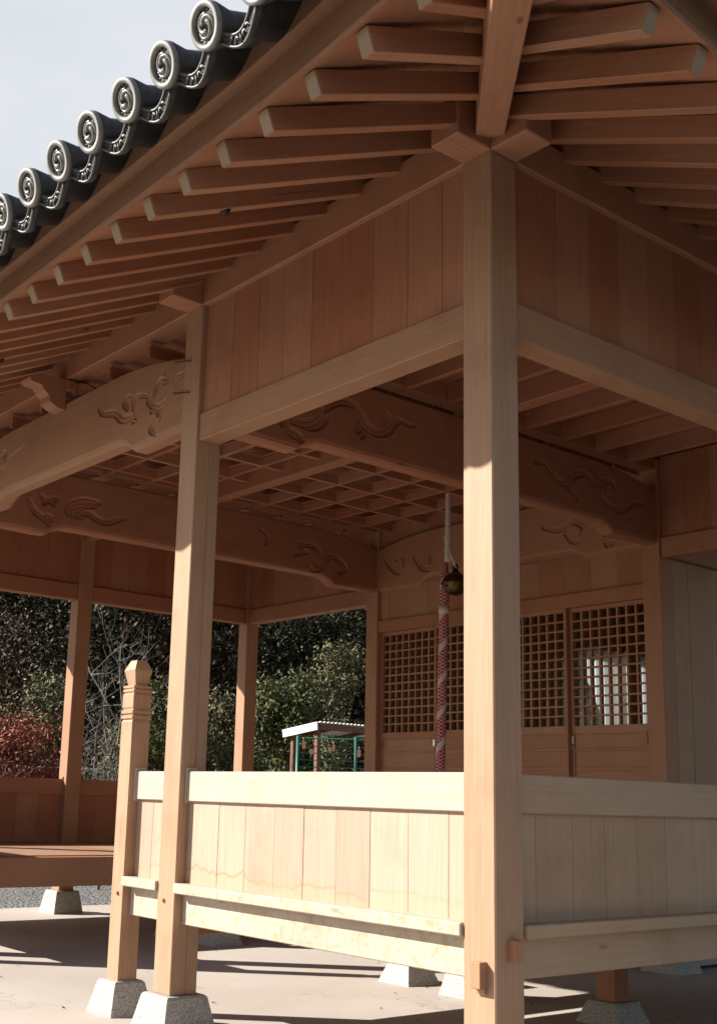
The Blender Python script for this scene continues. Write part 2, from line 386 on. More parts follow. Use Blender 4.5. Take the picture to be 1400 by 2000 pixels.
# lower railing walls: rail / planks / sill / floor beam
def planks(bld, horiz, c0, c1, a0, a1, z0, z1, wd=.25, first=None, gap=.0013):
    a = a0; k = 0
    while a < a1-.01:
        w_ = (first if (first and k == 0) else wd*(1+rnd.uniform(-.05, .05)))
        e = min(a+w_, a1)
        if a1-e < .06: e = a1
        j = rnd.uniform(-.0012, .0012); tt = rnd.random()
        if horiz == 'y': bld.box(c0+j, c1+j, a+gap/2, e-gap/2, z0, z1, .0015, tt)
        else: bld.box(a+gap/2, e-gap/2, c0+j, c1+j, z0, z1, .0015, tt)
        a = e; k += 1
def rail_bay(axis, face, a0, a1, sgn, mats, first=None, sill0=None):
    """axis 'y': wall in plane x=face running along y; sgn +1 = inside is +normal"""
    def bx(b, d0, d1, s0, s1, z0, z1, bev=.004, t=None):
        q0, q1 = sorted((face+sgn*d0, face+sgn*d1))
        if axis == 'y': b.box(q0, q1, s0, s1, z0, z1, bev, t)
        else: b.box(s0, s1, q0, q1, z0, z1, bev, t)
    mr, mp_, ms, mb = mats
    b = MB(); bx(b, .045, .105, a0+.001, a1-.001, 1.226, 1.396, .005, .75); b.build('top_rail', mr, H)
    for e0, e1 in ((a0-.0005, a0+.014), (a1-.014, a1+.0005)):
        b = MB(); bx(b, .035, .115, e0, e1, 1.216, 1.42, .002, .8); b.build('rail_batten', mr, H)
    b = MB(); q0, q1 = sorted((face+sgn*.068, face+sgn*.09)); planks(b, axis, q0, q1, a0, a1, .76, 1.23, .247, first); b.build('plank_panel', mp_, H)
    b = MB(); bx(b, -.018, .10, (a0+.001) if sill0 is None else sill0, a1-.001, .712, .768, .005, .8); b.build('sill', ms, H)
    b = MB(); bx(b, .055, .15, a0, a1, .54, .711, .005, .8); b.build('floor_beam', mb, H)
LIT = (W_PALE, W_PANEL, W_MOTT, W_MOTT); SHD = (W_GREY, W_GREY, W_GREY, W_GREY); INN = (W_IN,)*4  # one rail timber in sunlit, shaded and interior tones; light is in the colour
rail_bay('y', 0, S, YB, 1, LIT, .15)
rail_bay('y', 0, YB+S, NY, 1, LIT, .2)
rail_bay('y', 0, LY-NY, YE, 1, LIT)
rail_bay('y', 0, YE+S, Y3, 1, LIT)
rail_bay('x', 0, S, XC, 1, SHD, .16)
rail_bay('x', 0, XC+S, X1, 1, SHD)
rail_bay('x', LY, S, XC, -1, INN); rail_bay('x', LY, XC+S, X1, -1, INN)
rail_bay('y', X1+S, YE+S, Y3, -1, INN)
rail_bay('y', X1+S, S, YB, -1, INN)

# raised side floors
for y0, y1 in ((.15, YB+.02), (YE+S-.02, Y3+.03)):
    b = MB(); planks(b, 'x', y0, y1, .15, X1, .672, .71, .24); b.build('raised_floor', W_DECK, H)
for y0 in (YB+.02, YE-.06):
    b = MB(); b.box(S, X1, y0+(.0 if y0 > 4 else .1), y0+(.12 if y0 > 4 else .22), .462, .705, .005, .6); b.build('floor_beam', W_DOOR, H)

# head beams, boards above, wall plates
def head_bay(axis, face, a0, a1, sgn, m1, m2, first=None):
    def bx(b, d0, d1, s0, s1, z0, z1, bev=.004, t=None):
        q0, q1 = sorted((face+sgn*d0, face+sgn*d1))
        if axis == 'y': b.box(q0, q1, s0, s1, z0, z1, bev, t)
        else: b.box(s0, s1, q0, q1, z0, z1, bev, t)
    b = MB(); bx(b, .016, .158, a0, a1, ZN, ZNT, .005, .6); b.build('head_beam', m1, H)
    b = MB(); q0, q1 = sorted((face+sgn*.036, face+sgn*.13)); planks(b, axis, q0, q1, a0, a1, ZNT-.004, ZP+.02, .25, first); b.build('board_wall', m2, H)
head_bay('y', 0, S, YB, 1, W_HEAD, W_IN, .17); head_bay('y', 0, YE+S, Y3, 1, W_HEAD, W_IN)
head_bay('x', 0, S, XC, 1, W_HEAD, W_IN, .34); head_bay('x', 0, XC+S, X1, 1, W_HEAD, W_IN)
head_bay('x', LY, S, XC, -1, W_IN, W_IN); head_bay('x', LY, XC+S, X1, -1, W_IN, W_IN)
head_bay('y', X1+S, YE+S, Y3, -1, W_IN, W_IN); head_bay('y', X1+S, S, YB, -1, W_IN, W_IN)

PT = 4.50
b = MB(); b.box(0, S, -.22, .0, ZP, PT, .006, .6); b.box(0, S, .0, LY+.22, ZP, PT, .006, .5); b.build('wall_plate', W_RAFT, H)
b = MB(); b.box(-.22, .0, .0, S, ZP+.002, PT-.002, .006, .6); b.box(S, 10.2, 0, S, ZP+.002, PT-.002, .006, .45); b.build('wall_plate', W_RAFT, H)
b = MB(); b.box(-.22, 0, Y3, LY, ZP+.002, PT-.002, .006, .6); b.box(S, 10.2, Y3, LY, ZP+.002, PT-.002, .006, .45); b.build('wall_plate', W_IN, H)
# ------------------------------------------------------------------ carved rainbow beams
K1L=[[(0.679,3.735),(0.665,3.675),(0.679,3.647)],[(0.697,3.718),(0.725,3.675),(0.743,3.644),(0.796,3.634),(0.84,3.616),(0.846,3.588),(0.811,3.574)],[(0.689,3.716),(0.784,3.717),(0.871,3.73),(0.942,3.76),(0.985,3.807),(0.983,3.864),(0.955,3.908)],[(0.819,3.703),(0.916,3.718),(0.996,3.758),(1.062,3.81)],[(0.994,3.816),(1.065,3.884),(1.137,3.934),(1.229,3.964),(1.315,3.951),(1.374,3.898),(1.423,3.842),(1.491,3.812),(1.57,3.822),(1.638,3.868),(1.687,3.925),(1.738,3.941),(1.809,3.93),(1.892,3.933)],[(1.364,3.888),(1.375,3.823),(1.348,3.772),(1.31,3.749)],[(1.409,3.809),(1.396,3.754),(1.349,3.717)],[(1.597,3.965),(1.637,3.936),(1.618,3.879),(1.569,3.852)]]
K1R=[[(3.438,3.935),(3.473,3.857),(3.583,3.841),(3.679,3.922),(3.775,3.966),(3.89,3.964),(3.985,3.882)],[(3.698,3.913),(3.657,3.819),(3.73,3.759),(3.719,3.708)],[(4.223,3.89),(4.206,3.95),(4.105,3.937),(4.062,3.859),(4.098,3.777),(4.217,3.749),(4.359,3.761),(4.486,3.836),(4.633,3.837)],[(3.187,3.92),(3.33,3.937),(3.401,3.879)]]
FR=[[(2.57,3.956),(2.619,3.907),(2.691,3.906),(2.74,3.846),(2.79,3.797),(2.861,3.762),(2.937,3.771),(3.019,3.824),(2.987,3.891)],[(2.843,3.959),(2.801,3.916),(2.878,3.936),(2.932,3.908),(2.945,3.848),(2.969,3.8)],[(3.022,3.857),(3.144,3.9),(3.221,3.876),(3.231,3.78),(3.354,3.788),(3.444,3.849),(3.553,3.876),(3.642,3.893),(3.703,3.942)],[(3.225,3.91),(3.329,3.926),(3.342,3.863),(3.275,3.813)],[(2.989,3.72),(2.913,3.723),(2.889,3.664),(2.97,3.631),(2.976,3.59),(2.906,3.553)],[(3.231,3.78),(3.164,3.72),(3.223,3.713)]]
K2L=[[(0.612,3.824),(0.681,3.723),(0.76,3.681),(0.843,3.596)],[(0.714,3.871),(0.808,3.846),(0.89,3.876),(0.856,3.812)],[(0.737,3.776),(0.81,3.818),(0.874,3.786)],[(0.763,3.639),(0.789,3.693),(0.851,3.682),(0.825,3.621)],[(1.004,3.709),(0.983,3.777),(1.039,3.86),(1.162,3.912),(1.307,3.909),(1.318,3.874)],[(1.051,3.703),(1.029,3.786),(1.103,3.857),(1.23,3.866),(1.293,3.877)],[(1.114,3.7),(1.093,3.768),(1.169,3.825)],[(1.146,3.705),(1.126,3.76),(1.219,3.798),(1.302,3.761),(1.401,3.742),(1.529,3.786),(1.611,3.808)]]
K2R=[[(3.154,3.972),(3.29,3.914),(3.261,3.801)],[(3.634,3.764),(3.806,3.832),(3.699,3.898),(3.944,3.91),(4.019,3.81)],[(3.915,3.738),(4.022,3.699),(4.126,3.826),(4.272,3.82),(4.385,3.724),(4.277,3.652),(4.202,3.725)],[(3.845,3.7),(3.918,3.628),(4.059,3.676)]]
DR=[[(5.908,3.896),(5.761,3.732),(5.64,3.687)],[(5.723,3.841),(5.603,3.88),(5.581,3.75)],[(5.444,3.858),(5.326,3.701),(5.174,3.681),(5.175,3.846)],[(3.698,3.882),(3.546,3.819),(3.425,3.825),(3.334,3.871),(3.218,3.803),(3.25,3.711),(3.338,3.7),(3.425,3.788)],[(2.993,3.694),(2.881,3.688),(2.897,3.632),(2.967,3.619),(2.941,3.567)]]
def mirror(st, c): return [[(2*c-u, z) for u, z in s] for s in st]
def carved_beam(axis, c0, c1, a0, a1, strokes, m, rad=.02):
    """axis 'x': runs along x, faces at y=c0/c1, carved on the c0 face"""
    st = []; n = 60
    for i in range(n+1): st.append(a0+(a1-a0)*i/n)
    L_ = a1-a0
    st += [a0+.82, a0+.86, a0+.9, a0+1.0, a1-.82, a1-.86, a1-.9, a1-1.0]; st = sorted(set(st))
    rings = []
    for a in st:
        d = min(a-a0, a1-a)
        zb = 3.525+(0 if d < .64 else .07*min(1, (d-.64)/.16)**.6)
        if d < .64: zb -= .012*(d/.64)
        zt = 4.108-.11*max(0, (.9-d)/.9)**2
        ch = .04
        sec = [(c0, zb+ch), (c0+(c1-c0)*.06, zb+ch*.35), (c0+(c1-c0)*.24, zb), (c1-(c1-c0)*.24, zb), (c1-(c1-c0)*.06, zb+ch*.35), (c1, zb+ch), (c1, zt-.012), (c1-(c1-c0)*.07, zt), (c0+(c1-c0)*.07, zt), (c0, zt-.012)]
        rings.append([((a, c, z) if axis == 'x' else (c, a, z)) for c, z in sec])
    b = MB(); b.loft(rings, tint=.5)
    o = b.build('carved_beam', m, H)
    cut = MB(); extra = []
    for s in strokes:
        if len(s) >= 4:
            o2 = []
            for i, (u, z) in enumerate(s):
                du = s[min(i+1, len(s)-1)][0]-s[max(i-1, 0)][0]; dz = s[min(i+1, len(s)-1)][1]-s[max(i-1, 0)][1]; l_ = math.hypot(du, dz) or 1
                k_ = .034*math.sin(math.pi*(.12+.8*i/(len(s)-1))); o2.append((u+dz/l_*k_, z-du/l_*k_))
            extra.append(o2)
    for s in list(strokes)+extra:
        p = smooth_line([(u, z) for u, z in s], 4); k = len(p)
        rr = [rad*(.5+.5*math.sin(math.pi*min(1, (i+.6)/k*1.0))**.6) for i in range(k)]
        cut.tube([((u, c0, z) if axis == 'x' else (c0, u, z)) for u, z in p], rr, 7)
    co = cut.build('groove_cutter', m)
    md = o.modifiers.new('carve', 'BOOLEAN'); md.operation = 'DIFFERENCE'; md.object = co; md.solver = 'EXACT'; md.use_self = True
    dg = bpy.context.evaluated_depsgraph_get(); me = bpy.data.meshes.new_from_object(o.evaluated_get(dg))
    o.modifiers.clear(); o.data = me
    bpy.data.objects.remove(co, do_unlink=True)
    for nme, ty in (('gc', 'FLOAT_VECTOR'), ('tint', 'FLOAT')):
        if nme not in me.attributes: me.attributes.new(nme, ty, 'POINT')
    f = rnd.random()*30; buf = []
    for v in me.vertices: buf += [v.co.x+f, v.co.y+f, v.co.z+f] if axis == 'x' else [v.co.y+f, v.co.x+f, v.co.z+f]
    me.attributes['gc'].data.foreach_set('vector', buf); me.attributes['tint'].data.foreach_set('value', [.5]*len(me.vertices))
    return o
carved_beam('x', YB+.01, YB+.17, S, X1, K1L+K1R, W_IN, .026)
carved_beam('x', YE+.01, YE+.17, S, X1, K2L+K2R, W_IN, .026)
carved_beam('y', .008, .17, YB+S, YE, FR+mirror(FR, YM), W_HEAD)
carved_beam('y', X1+.01, X1+.15, YB+S, YE, DR, W_DOOR, .026)
# iron staples at the beam ends on the post
for z in (3.96, 3.75):
    b = MB(); b.tube([(-.002, YB+.10, z-.01), (-.012, YB+.13, z-.005), (-.012, YB+.27, z+.025), (-.002, YB+.29, z+.03)], .0045, 5); b.build('iron_staple', M_BLACK, H)
# transverse beam ends showing through the wall plate above the entrance posts
for yy in (YB, YE):
    b = MB(); b.box(-.22, -.001, yy+.002, yy+S-.002, ZP+.003, PT+.03, .006, .6); b.build('beam_end', W_RAFT, H)

# frog-leg strut and carved nosing over the front beam
b = MB()
kp = []
for i in range(25):
    u = -1+2*i/24
    kp.append((.08, YM+u*.42, 4.09+.195*(1-abs(u)**1.6)**.8+.01))
kp2 = [(.08, YM+u*.30, 4.085+.10*(1-abs(u)**2)) for u in [1-2*i/16 for i in range(17)]]
b.prism(kp+kp2, (.07, 0, 0)); b.build('frog_leg_strut', W_RAFT, H)
pr = [(0,4.285),(-.21,4.285),(-.30,4.235),(-.285,4.21),(-.20,4.20),(-.175,4.165),(-.135,4.135),(-.125,4.09),(-.06,4.055),(0,4.05)]
b = MB(); b.prism([(x, YM-.08, z) for x, z in pr], (0, .15, 0)); b.build('carved_nosing', W_RAFT, H)
b = MB(); b.box(0, .16, YM-.11, YM+.11, 4.20, 4.288, .01); b.build('bearing_block', W_RAFT, H)
for yy in (3.05, 3.65, 5.17, 5.77):
    pass

# tie beam crossing the pavilion, purlins, joists, coffered ceiling
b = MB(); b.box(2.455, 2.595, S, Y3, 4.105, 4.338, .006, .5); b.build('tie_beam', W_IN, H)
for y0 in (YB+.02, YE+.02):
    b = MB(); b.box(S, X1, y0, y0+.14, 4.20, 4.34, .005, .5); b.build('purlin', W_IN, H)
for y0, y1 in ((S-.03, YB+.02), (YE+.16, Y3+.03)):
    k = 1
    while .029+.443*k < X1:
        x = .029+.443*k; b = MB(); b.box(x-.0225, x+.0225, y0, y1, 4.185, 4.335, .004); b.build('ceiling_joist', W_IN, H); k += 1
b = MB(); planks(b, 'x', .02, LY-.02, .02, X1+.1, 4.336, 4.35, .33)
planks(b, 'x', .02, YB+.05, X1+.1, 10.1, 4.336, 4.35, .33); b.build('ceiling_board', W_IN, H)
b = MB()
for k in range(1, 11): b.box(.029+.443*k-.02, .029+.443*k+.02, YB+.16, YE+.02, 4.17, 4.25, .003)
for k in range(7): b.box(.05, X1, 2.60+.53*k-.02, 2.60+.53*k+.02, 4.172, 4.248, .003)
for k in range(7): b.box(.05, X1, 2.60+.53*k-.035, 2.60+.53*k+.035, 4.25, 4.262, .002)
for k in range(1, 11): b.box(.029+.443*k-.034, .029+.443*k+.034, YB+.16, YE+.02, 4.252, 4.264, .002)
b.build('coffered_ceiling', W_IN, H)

# ------------------------------------------------------------------ hall body behind the lattice doors
YW = YB+.06; HZ = .035
b = MB(); planks(b, 'x', YW, YW+.05, X1+S, 9.4, .35, 3.43, .34); b.build('side_wall', W_HALL, H)
b = MB(); planks(b, 'x', YW, YW+.05, X1+S, 9.4, 3.595, ZP+.5, .34); b.build('upper_wall', W_IN, H)
b = MB(); b.box(X1+S, 9.4, YB-.005, YB+.14, 3.43, 3.60, .005); b.build('head_beam', W_DOOR, H)
b = MB(); b.box(X1+S+.002, X1+.232, YB+.03, YW+.002, .35, ZN, .003, .1); b.build('joint_shadow_strip', W_IN, H)  # added dark strip painting the shadowed joint between post and planks
yw2 = YE+.10
b = MB(); planks(b, 'x', yw2, yw2+.05, X1+S, 8.45, .35, ZP+.1, .34); b.box(9.95, 10.15, yw2, yw2+.05, .35, ZP+.1)
b.box(8.45, 9.95, yw2, yw2+.05, .35, 2.05); b.box(8.45, 9.95, yw2, yw2+.05, 3.25, ZP+.1); b.build('side_wall', W_HALL, H)
b = MB(); b.box(8.4, 10.0, yw2-.02, yw2+.07, 2.0, 2.05); b.box(8.4, 10.0, yw2-.02, yw2+.07, 3.25, 3.31); b.box(9.18, 9.22, yw2-.01, yw2+.06, 2.05, 3.25); wf = b.build('window_frame', W_DOOR, H)
M_CURT, t_, b_ = new_mat('sheer_white_curtain')
b_.inputs['Base Color'].default_value = (.4,.43,.43,1); b_.inputs['Roughness'].default_value = .8
tr = t_.nodes.new('ShaderNodeBsdfTranslucent'); tr.inputs[0].default_value = (.38,.43,.44,1)
ms = t_.nodes.new('ShaderNodeMixShader'); ms.inputs[0].default_value = .7
t_.links.new(b_.outputs[0], ms.inputs[1]); t_.links.new(tr.outputs[0], ms.inputs[2]); t_.links.new(ms.outputs[0], [n for n in t_.nodes if n.type == 'OUTPUT_MATERIAL'][0].inputs[0])
b = MB()
fs_ = []
for i in range(41):
    x = 8.55+1.4*i/40; y = yw2-.06+.02*math.sin(i*1.3)
    edge = 2.1 if x > 9.05 else 2.1+(9.05-x)*1.6
    fs_.append([(x, y, edge), (x, y+.003, 3.3)])
b.loft(fs_, closed=False, cap=False); b.build('curtain', M_CURT, wf, recalc=False)
b = MB(); b.box(10.1, 10.18, YW, yw2, .35, ZP+.1); b.build('rear_wall', W_HALL, H)
b = MB(); b.box(X1+.02, 10.1, YW, yw2, .9, .95); b.build('hall_floor', W_DECK, H)
b = MB(); b.box(X1+.12, 10.1, YW-.02, yw2+.02, 4.36, 4.38); b.build('hall_ceiling', W_DOOR, H)
b = MB(); b.box(X1-.02, 9.6, YB+.02, YE+.16, 0, .34, .01); b.build('stone_plinth', M_GRANITE, H)
# wall above and below doors
b = MB(); planks(b, 'y', X1+.05, X1+.09, YB+S, YE, 3.195, 3.56, .3); b.build('door_wall', W_DOOR, H); b = MB(); planks(b, 'y', X1+.06, X1+.1, YB+S, YE, 3.545, ZP+.1, .3); b.build('door_wall', W_DOOR, H)
b = MB(); b.box(X1+.015, X1+.13, YB+S, YE, 3.07, 3.2, .005); b.build('door_frame', W_DOOR, H)
b = MB(); b.box(X1+.015, X1+.13, YB+S, YE, .95, 1.05, .005); b.build('door_frame', W_DOOR, H)
b = MB(); b.box(X1+.0, X1+.16, YB+S, YE, .34, .95, .005); b.build('door_wall', W_DOOR, H)
M_PANE, tp, bp = new_mat('clear_pane')
gl = tp.nodes.new('ShaderNodeBsdfGlossy'); gl.inputs['Roughness'].default_value = .02; trn = tp.nodes.new('ShaderNodeBsdfTransparent')
lw = tp.nodes.new('ShaderNodeFresnel'); lw.inputs[0].default_value = 1.22
mm_ = tp.nodes.new('ShaderNodeMixShader'); tp.links.new(lw.outputs[0], mm_.inputs[0]); tp.links.new(trn.outputs[0], mm_.inputs[1]); tp.links.new(gl.outputs[0], mm_.inputs[2])
tp.links.new(mm_.outputs[0], [n for n in tp.nodes if n.type == 'OUTPUT_MATERIAL'][0].inputs[0])
dw = (YE-YB-S)/4
for k in range(4):
    y0 = YB+S+k*dw; y1 = y0+dw; xo = X1+(.018 if k in (1, 2) else .068)
    st = .033; b = MB()
    b.box(xo, xo+.048, y0-.0, y0+st, 1.05, 3.07, .003); b.box(xo, xo+.048, y1-st, y1, 1.05, 3.07, .003)
    b.box(xo+.001, xo+.047, y0+st, y1-st, 3.033, 3.07, .003); b.box(xo+.001, xo+.047, y0+st, y1-st, 1.91, 1.985, .003); b.box(xo+.001, xo+.047, y0+st, y1-st, 1.05, 1.15, .003)
    d_ = b.build('lattice_door', W_DOOR, H)
    b = MB(); gy0, gy1, gz0, gz1 = y0+st, y1-st, 1.985, 3.033
    for i in range(1, 8): yy = gy0+(gy1-gy0)*i/8; b.box(xo+.003, xo+.043, yy-.0095, yy+.0095, gz0, gz1, .002)
    for i in range(1, 12): zz = gz0+(gz1-gz0)*i/12; b.box(xo+.002, xo+.030, gy0, gy1, zz-.0085, zz+.0085, .002)
    b.build('lattice', W_DOOR, d_)
    b = MB(); b.box(xo+.012, xo+.02, y0+st, y1-st, 1.15, 1.91, .002)
    for z in (1.77, 1.60, 1.43, 1.27): b.box(xo+.003, xo+.013, y0+st, y1-st, z-.014, z+.014, .002)
    b.build('door_panel', W_DOOR, d_)
    b = MB(); b.box(xo+.0445, xo+.0475, y0+st, y1-st, 1.986, 3.032, .0005); b.build('pane', M_PANE, d_)
    if k in (0, 2):
        b = MB(); b.box(xo-.012, xo, y1-.028, y1-.004, 1.825, 1.895, .003); b.tube([(xo-.014, y1-.016, 1.80), (xo-.02, y1-.016, 1.775), (xo-.012, y1-.016, 1.77)], .004, 5); b.build('latch', M_STEEL, d_)
for yy in (YB+S-.004, YE-.02):
    b = MB(); b.box(X1-.008, X1+.012, yy, yy+.012, 1.80, 1.92, .002); b.build('finger_pull', W_RAFT, H)

# ------------------------------------------------------------------ eaves: rafters, boards, tiles
def sori(t):
    L_ = LY; d = min(t, L_-t)
    s_ = .02*max(0, 2.3-d)
    if d < .3: s_ += .05*(.3-d)**2
    return s_
def soriX(t):   # right-hand eave: only the near corner lifts
    s_ = .02*max(0, 2.3-t)
    if t < .3: s_ += .05*(.3-t)**2
    return s_
def E(side, d, t, z, lift=1.0):
    if side == 'x': return Vector((-d, t, z+lift*sori(t)))
    if side == 'y': return Vector((t, -d, z+lift*soriX(t)))
    return Vector((t, LY+d, z+lift*soriX(t)))
def zraf(d): return 4.45-.48*d            # rafter underside
XEND = 10.2
XFAR = 5.2
def rng(side): return (0, LY) if side == 'x' else (0, XEND if side == 'y' else XFAR)
def rafters(side, t0, n_max, m):
    lo, hi = rng(side); k = -6
    while True:
        t = t0+.296*k; k += 1
        if t < -1.26: continue
        if side == 'x' and t > LY+1.26: break
        if side != 'x' and t > rng(side)[1]: break
        d_in = -.15
        if t < 0: d_in = -t-.02
        if side == 'x' and t > LY: d_in = t-LY-.02
        if d_in > 1.22: continue
        lift = lambda d: (d+.15)/1.43
        a = E(side, d_in, t, zraf(d_in)+.05, lift(d_in)); e = E(side, 1.28, t, zraf(1.28)+.05, 1.0)
        b = MB(); b.beam(a, e, .066, .10, .003); o = b.build('rafter', m, H)
        dd = (e-a).normalized()
        b = MB(); b.beam(e, e+dd*.004, .062, .094, .001); b.build('rafter_end', W_END, o)
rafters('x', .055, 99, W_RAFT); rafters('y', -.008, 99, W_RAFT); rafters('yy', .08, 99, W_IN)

def eave_sweep(side, prof, lift=1.5, nst=70, hipA=True, hipB=None, tint=None, bld=None):
    """prof: closed list of (d, z)"""
    lo, hi = rng(side); hipB = (side == 'x') if hipB is None else hipB
    b = bld or MB(); rings = []
    for i in range(nst+1):
        f = i/nst; r = []
        for d, z in prof:
            a = lo-(d if hipA else 0); c = hi+(d if hipB else 0)
            # cluster stations near the corners
            r.append(E(side, d, a+(c-a)*f, z, lift))
        rings.append(r)
    b.loft(rings, tint=tint); return b
for side in ('x', 'y', 'yy'):
    m = W_EDGE
    zt = zraf(1.28)+.10
    eave_sweep(side, [(1.30, zt), (1.30, 4.086), (1.22, 4.12), (1.22, zt+.03)]).build('eave_batten', m, H)
    eave_sweep(side, [(1.36, 4.083), (1.36, 4.218), (1.24, 4.27), (1.24, 4.089)]).build('fascia', W_EDGE, H)
# hip rafters
def hip(sx, sy, cx, cy, m=W_RAFT):
    a = Vector((cx-sx*.25, cy-sy*.25, 4.59)); e = Vector((cx+sx*1.42, cy+sy*1.42, 3.83+.02)); e += Vector((-.02, -.02*sx*sy*-1, 0)) if sy < 0 else Vector()
    b = MB(); b.beam(a, e, .135, .24, .005); b.build('hip_rafter', m, H)
hip(-1, -1, 0, 0); hip(-1, 1, 0, LY)
# roof boarding just above the rafters (sheet with thickness), hipped corner
def roofboard(side, m):
    lo, hi = rng(side); b = MB(); n = 60
    for (d0, d1) in ((1.33, -.3),):
        rings = []
        for i in range(n+1):
            f = i/n; r = []
            for d, dz in ((d0, .104), (d1, .104), (d1, .13), (d0, .13)):
                a = lo-d; c = hi+(d if side == 'x' else 0)
                r.append(E(side, d, a+(c-a)*f, zraf(d)+dz, (d+.15)/1.43 if d > -.15 else 0))
            rings.append(r)
        b.loft(rings, tint=.5)
    b.build('roof_boarding', m, H)
for s_ in ('x', 'y', 'yy'): roofboard(s_, W_RAFT)
# tiled roof body
M_ROOF = simple('dark_tiled_roof', (.05,.053,.057), .5, 0, 3, (.08,.083,.088))
def zroof(d): return 4.25-.5*(d-1.3)
b = MB(); n = 40
for side in ('x', 'y', 'yy'):
    rings = []; din = -4.35
    for i in range(n+1):
        f = i/n; r = []
        for d, dz in ((1.3, -.05), (-.2, .04), (din, .06), (din, .12), (1.3, -.02)):
            a = -d; hi = (LY if side == 'x' else XEND); c = hi+(d if side == 'x' else 0)
            t = a+(c-a)*f
            if side == 'yy': t = min(t, XFAR)
            r.append(E(side, d, t, zroof(d)+dz, max(0, (d+.4)/1.8)*1.45))
        rings.append(r)
    b.loft(rings, tint=.5)
b.build('roof_surface', M_ROOF, H)
b = MB(); b.prism([(XFAR-.05, LY-1.3, zroof(-1.3)+.01), (XFAR-.05, LY-4.35, zroof(-4.35)+.01), (XFAR-.05, LY-4.35, zroof(-4.35)+.12), (XFAR-.05, LY-1.3, zroof(-1.3)+.12)], (5.05, 0, 0)); b.build('roof_surface', M_ROOF, H)
b = MB(); b.box(XFAR-.06, 10.1, yw2+.05, LY-1.35, ZP+.35, ZP+.4); b.build('soffit', W_IN, H)

# eave tiles: cover tile with round end + pan tile with moulded lip
RD = .093
def frame(side, t):
    lift = 1.0
    c = E(side, 1.6, t, 4.136, 1.5)
    outv = Vector((-1,0,0)) if side == 'x' else Vector((0,-1,0))
    tan = Vector((0,1,0)) if side == 'x' else Vector((1,0,0))
    dt = .05; sl = 1.5*((sori if side == 'x' else soriX)(t+dt)-(sori if side == 'x' else soriX)(t-dt))/(2*dt)
    tan = (tan+Vector((0,0,sl))).normalized()
    back = (-outv+Vector((0,0,.5))).normalized()
    return c, outv, tan, back
def emblem(sgn=1):
    """three-comma swirl with a ring of beads; local: x right, y up, z out of the face"""
    b = MB()
    for q in range(3):
        a0 = q*2*math.pi/3+.5; p = []; r_ = []
        for i in range(19):
            f = i/18; a = a0-f*3.6; rr = .017+.031*min(1, f*1.25)**.8
            p.append((rr*math.cos(a), rr*math.sin(a), .002)); r_.append(.0125*(1-f)**.75+.002)
        b.tube(p, r_, 8)
    for i in range(16):
        a = i*math.pi/8+.2; c = Vector((.061*math.cos(a), .061*math.sin(a), .001))
        b.obox(c, Vector((math.cos(a), math.sin(a), 0)), Vector((-math.sin(a), math.cos(a), 0)), Vector((0,0,1)), (.0032,.0032,.003), .002, .5)
    return b
def coverdisc():
    b = MB(); n = 32
    prof = [(.0, .0), (RD-.018, .0), (RD-.017, .012), (RD-.004, .014), (RD, .009), (RD, -.022), (.066, -.10), (.062, -.25), (.062, -.95)]
    rings = []
    for r, z in prof:
        rings.append([(max(r,.0005)*math.cos(2*math.pi*k/n), max(r,.0005)*math.sin(2*math.pi*k/n), z) for k in range(n)])
    b.loft(rings, cap=False); return b
def rim():
    b = MB(); n = 32; rings = []
    for k in range(n+1):
        a = 2*math.pi*k/n; c, s_ = math.cos(a), math.sin(a)
        rings.append([(r*c, r*s_, z) for r, z in ((RD-.024, .002), (RD-.022, .015), (RD-.003, .0165), (RD+.001, .010), (RD+.001, -.006), (RD-.024, -.006))])
    b.loft(rings, cap=False); return b
SP = .306
def pantile():
    """centre-to-centre sagging pan with a deep lip; local x along eave 0..SP, y up, z out"""
    b = MB(); n = 12
    def sag(u): return -.085*math.sin(math.pi*u)**1.1
    rings = []
    for i in range(n+1):
        u = i/n; x = SP*(.06+.88*u); y = .0+sag(u)
        rings.append([(x, y+.012, -.02), (x, y-.045, -.02), (x, y-.052, -.03), (x, y-.05, -.05), (x, y-.012, -.06), (x, y-.012, -.9), (x, y+.012, -.9)])
    b.loft(rings); return b
def panlip():
    b = MB(); n = 12
    def sag(u): return -.085*math.sin(math.pi*u)**1.1
    for off, h, zz in ((.004, .0065, -.018), (-.046, .0065, -.018)):
        b.tube([(SP*(.1+.80*i/n), sag(.05+.90*i/n)+off, zz) for i in range(n+1)], h, 6)
    for s_ in (-1, 1):
        for q in range(2):
            p = []
            for i in range(9):
                f = i/8; u = .5+s_*(.05+.12*q+.13*f); x = SP*(.06+.88*u)
                p.append((x, sag(u)-.022+.014*math.sin(f*5+q), -.017))
            b.tube(p, [.006*(1-f/8)+.002 for f in range(9)], 5)
    b.tube([(SP*.5, sag(.5)-.006, -.015), (SP*.5, sag(.5)-.036, -.015)], [.003, .008], 6)
    return b
protos = {}
me_cover = coverdisc().mesh('cover_tile'); me_rim = rim().mesh('rim'); me_emb = emblem().mesh('emblem'); me_pan = pantile().mesh('pan_tile'); me_lip = panlip().mesh('lip')
for me, m in ((me_cover, M_TILE), (me_rim, M_TILEFACE), (me_emb, M_EMB), (me_pan, M_TILE), (me_lip, M_LIP)):
    bm = bmesh.new(); bm.from_mesh(me); bmesh.ops.remove_doubles(bm, verts=bm.verts, dist=1e-5); bmesh.ops.recalc_face_normals(bm, faces=bm.faces); bm.to_mesh(me); bm.free()
    me.materials.append(m)
me_rim.shade_smooth(); me_emb.shade_smooth(); me_lip.shade_smooth()
for p in me_cover.polygons: p.use_smooth = abs(p.normal.z) < .7
for p in me_pan.polygons: p.use_smooth = True
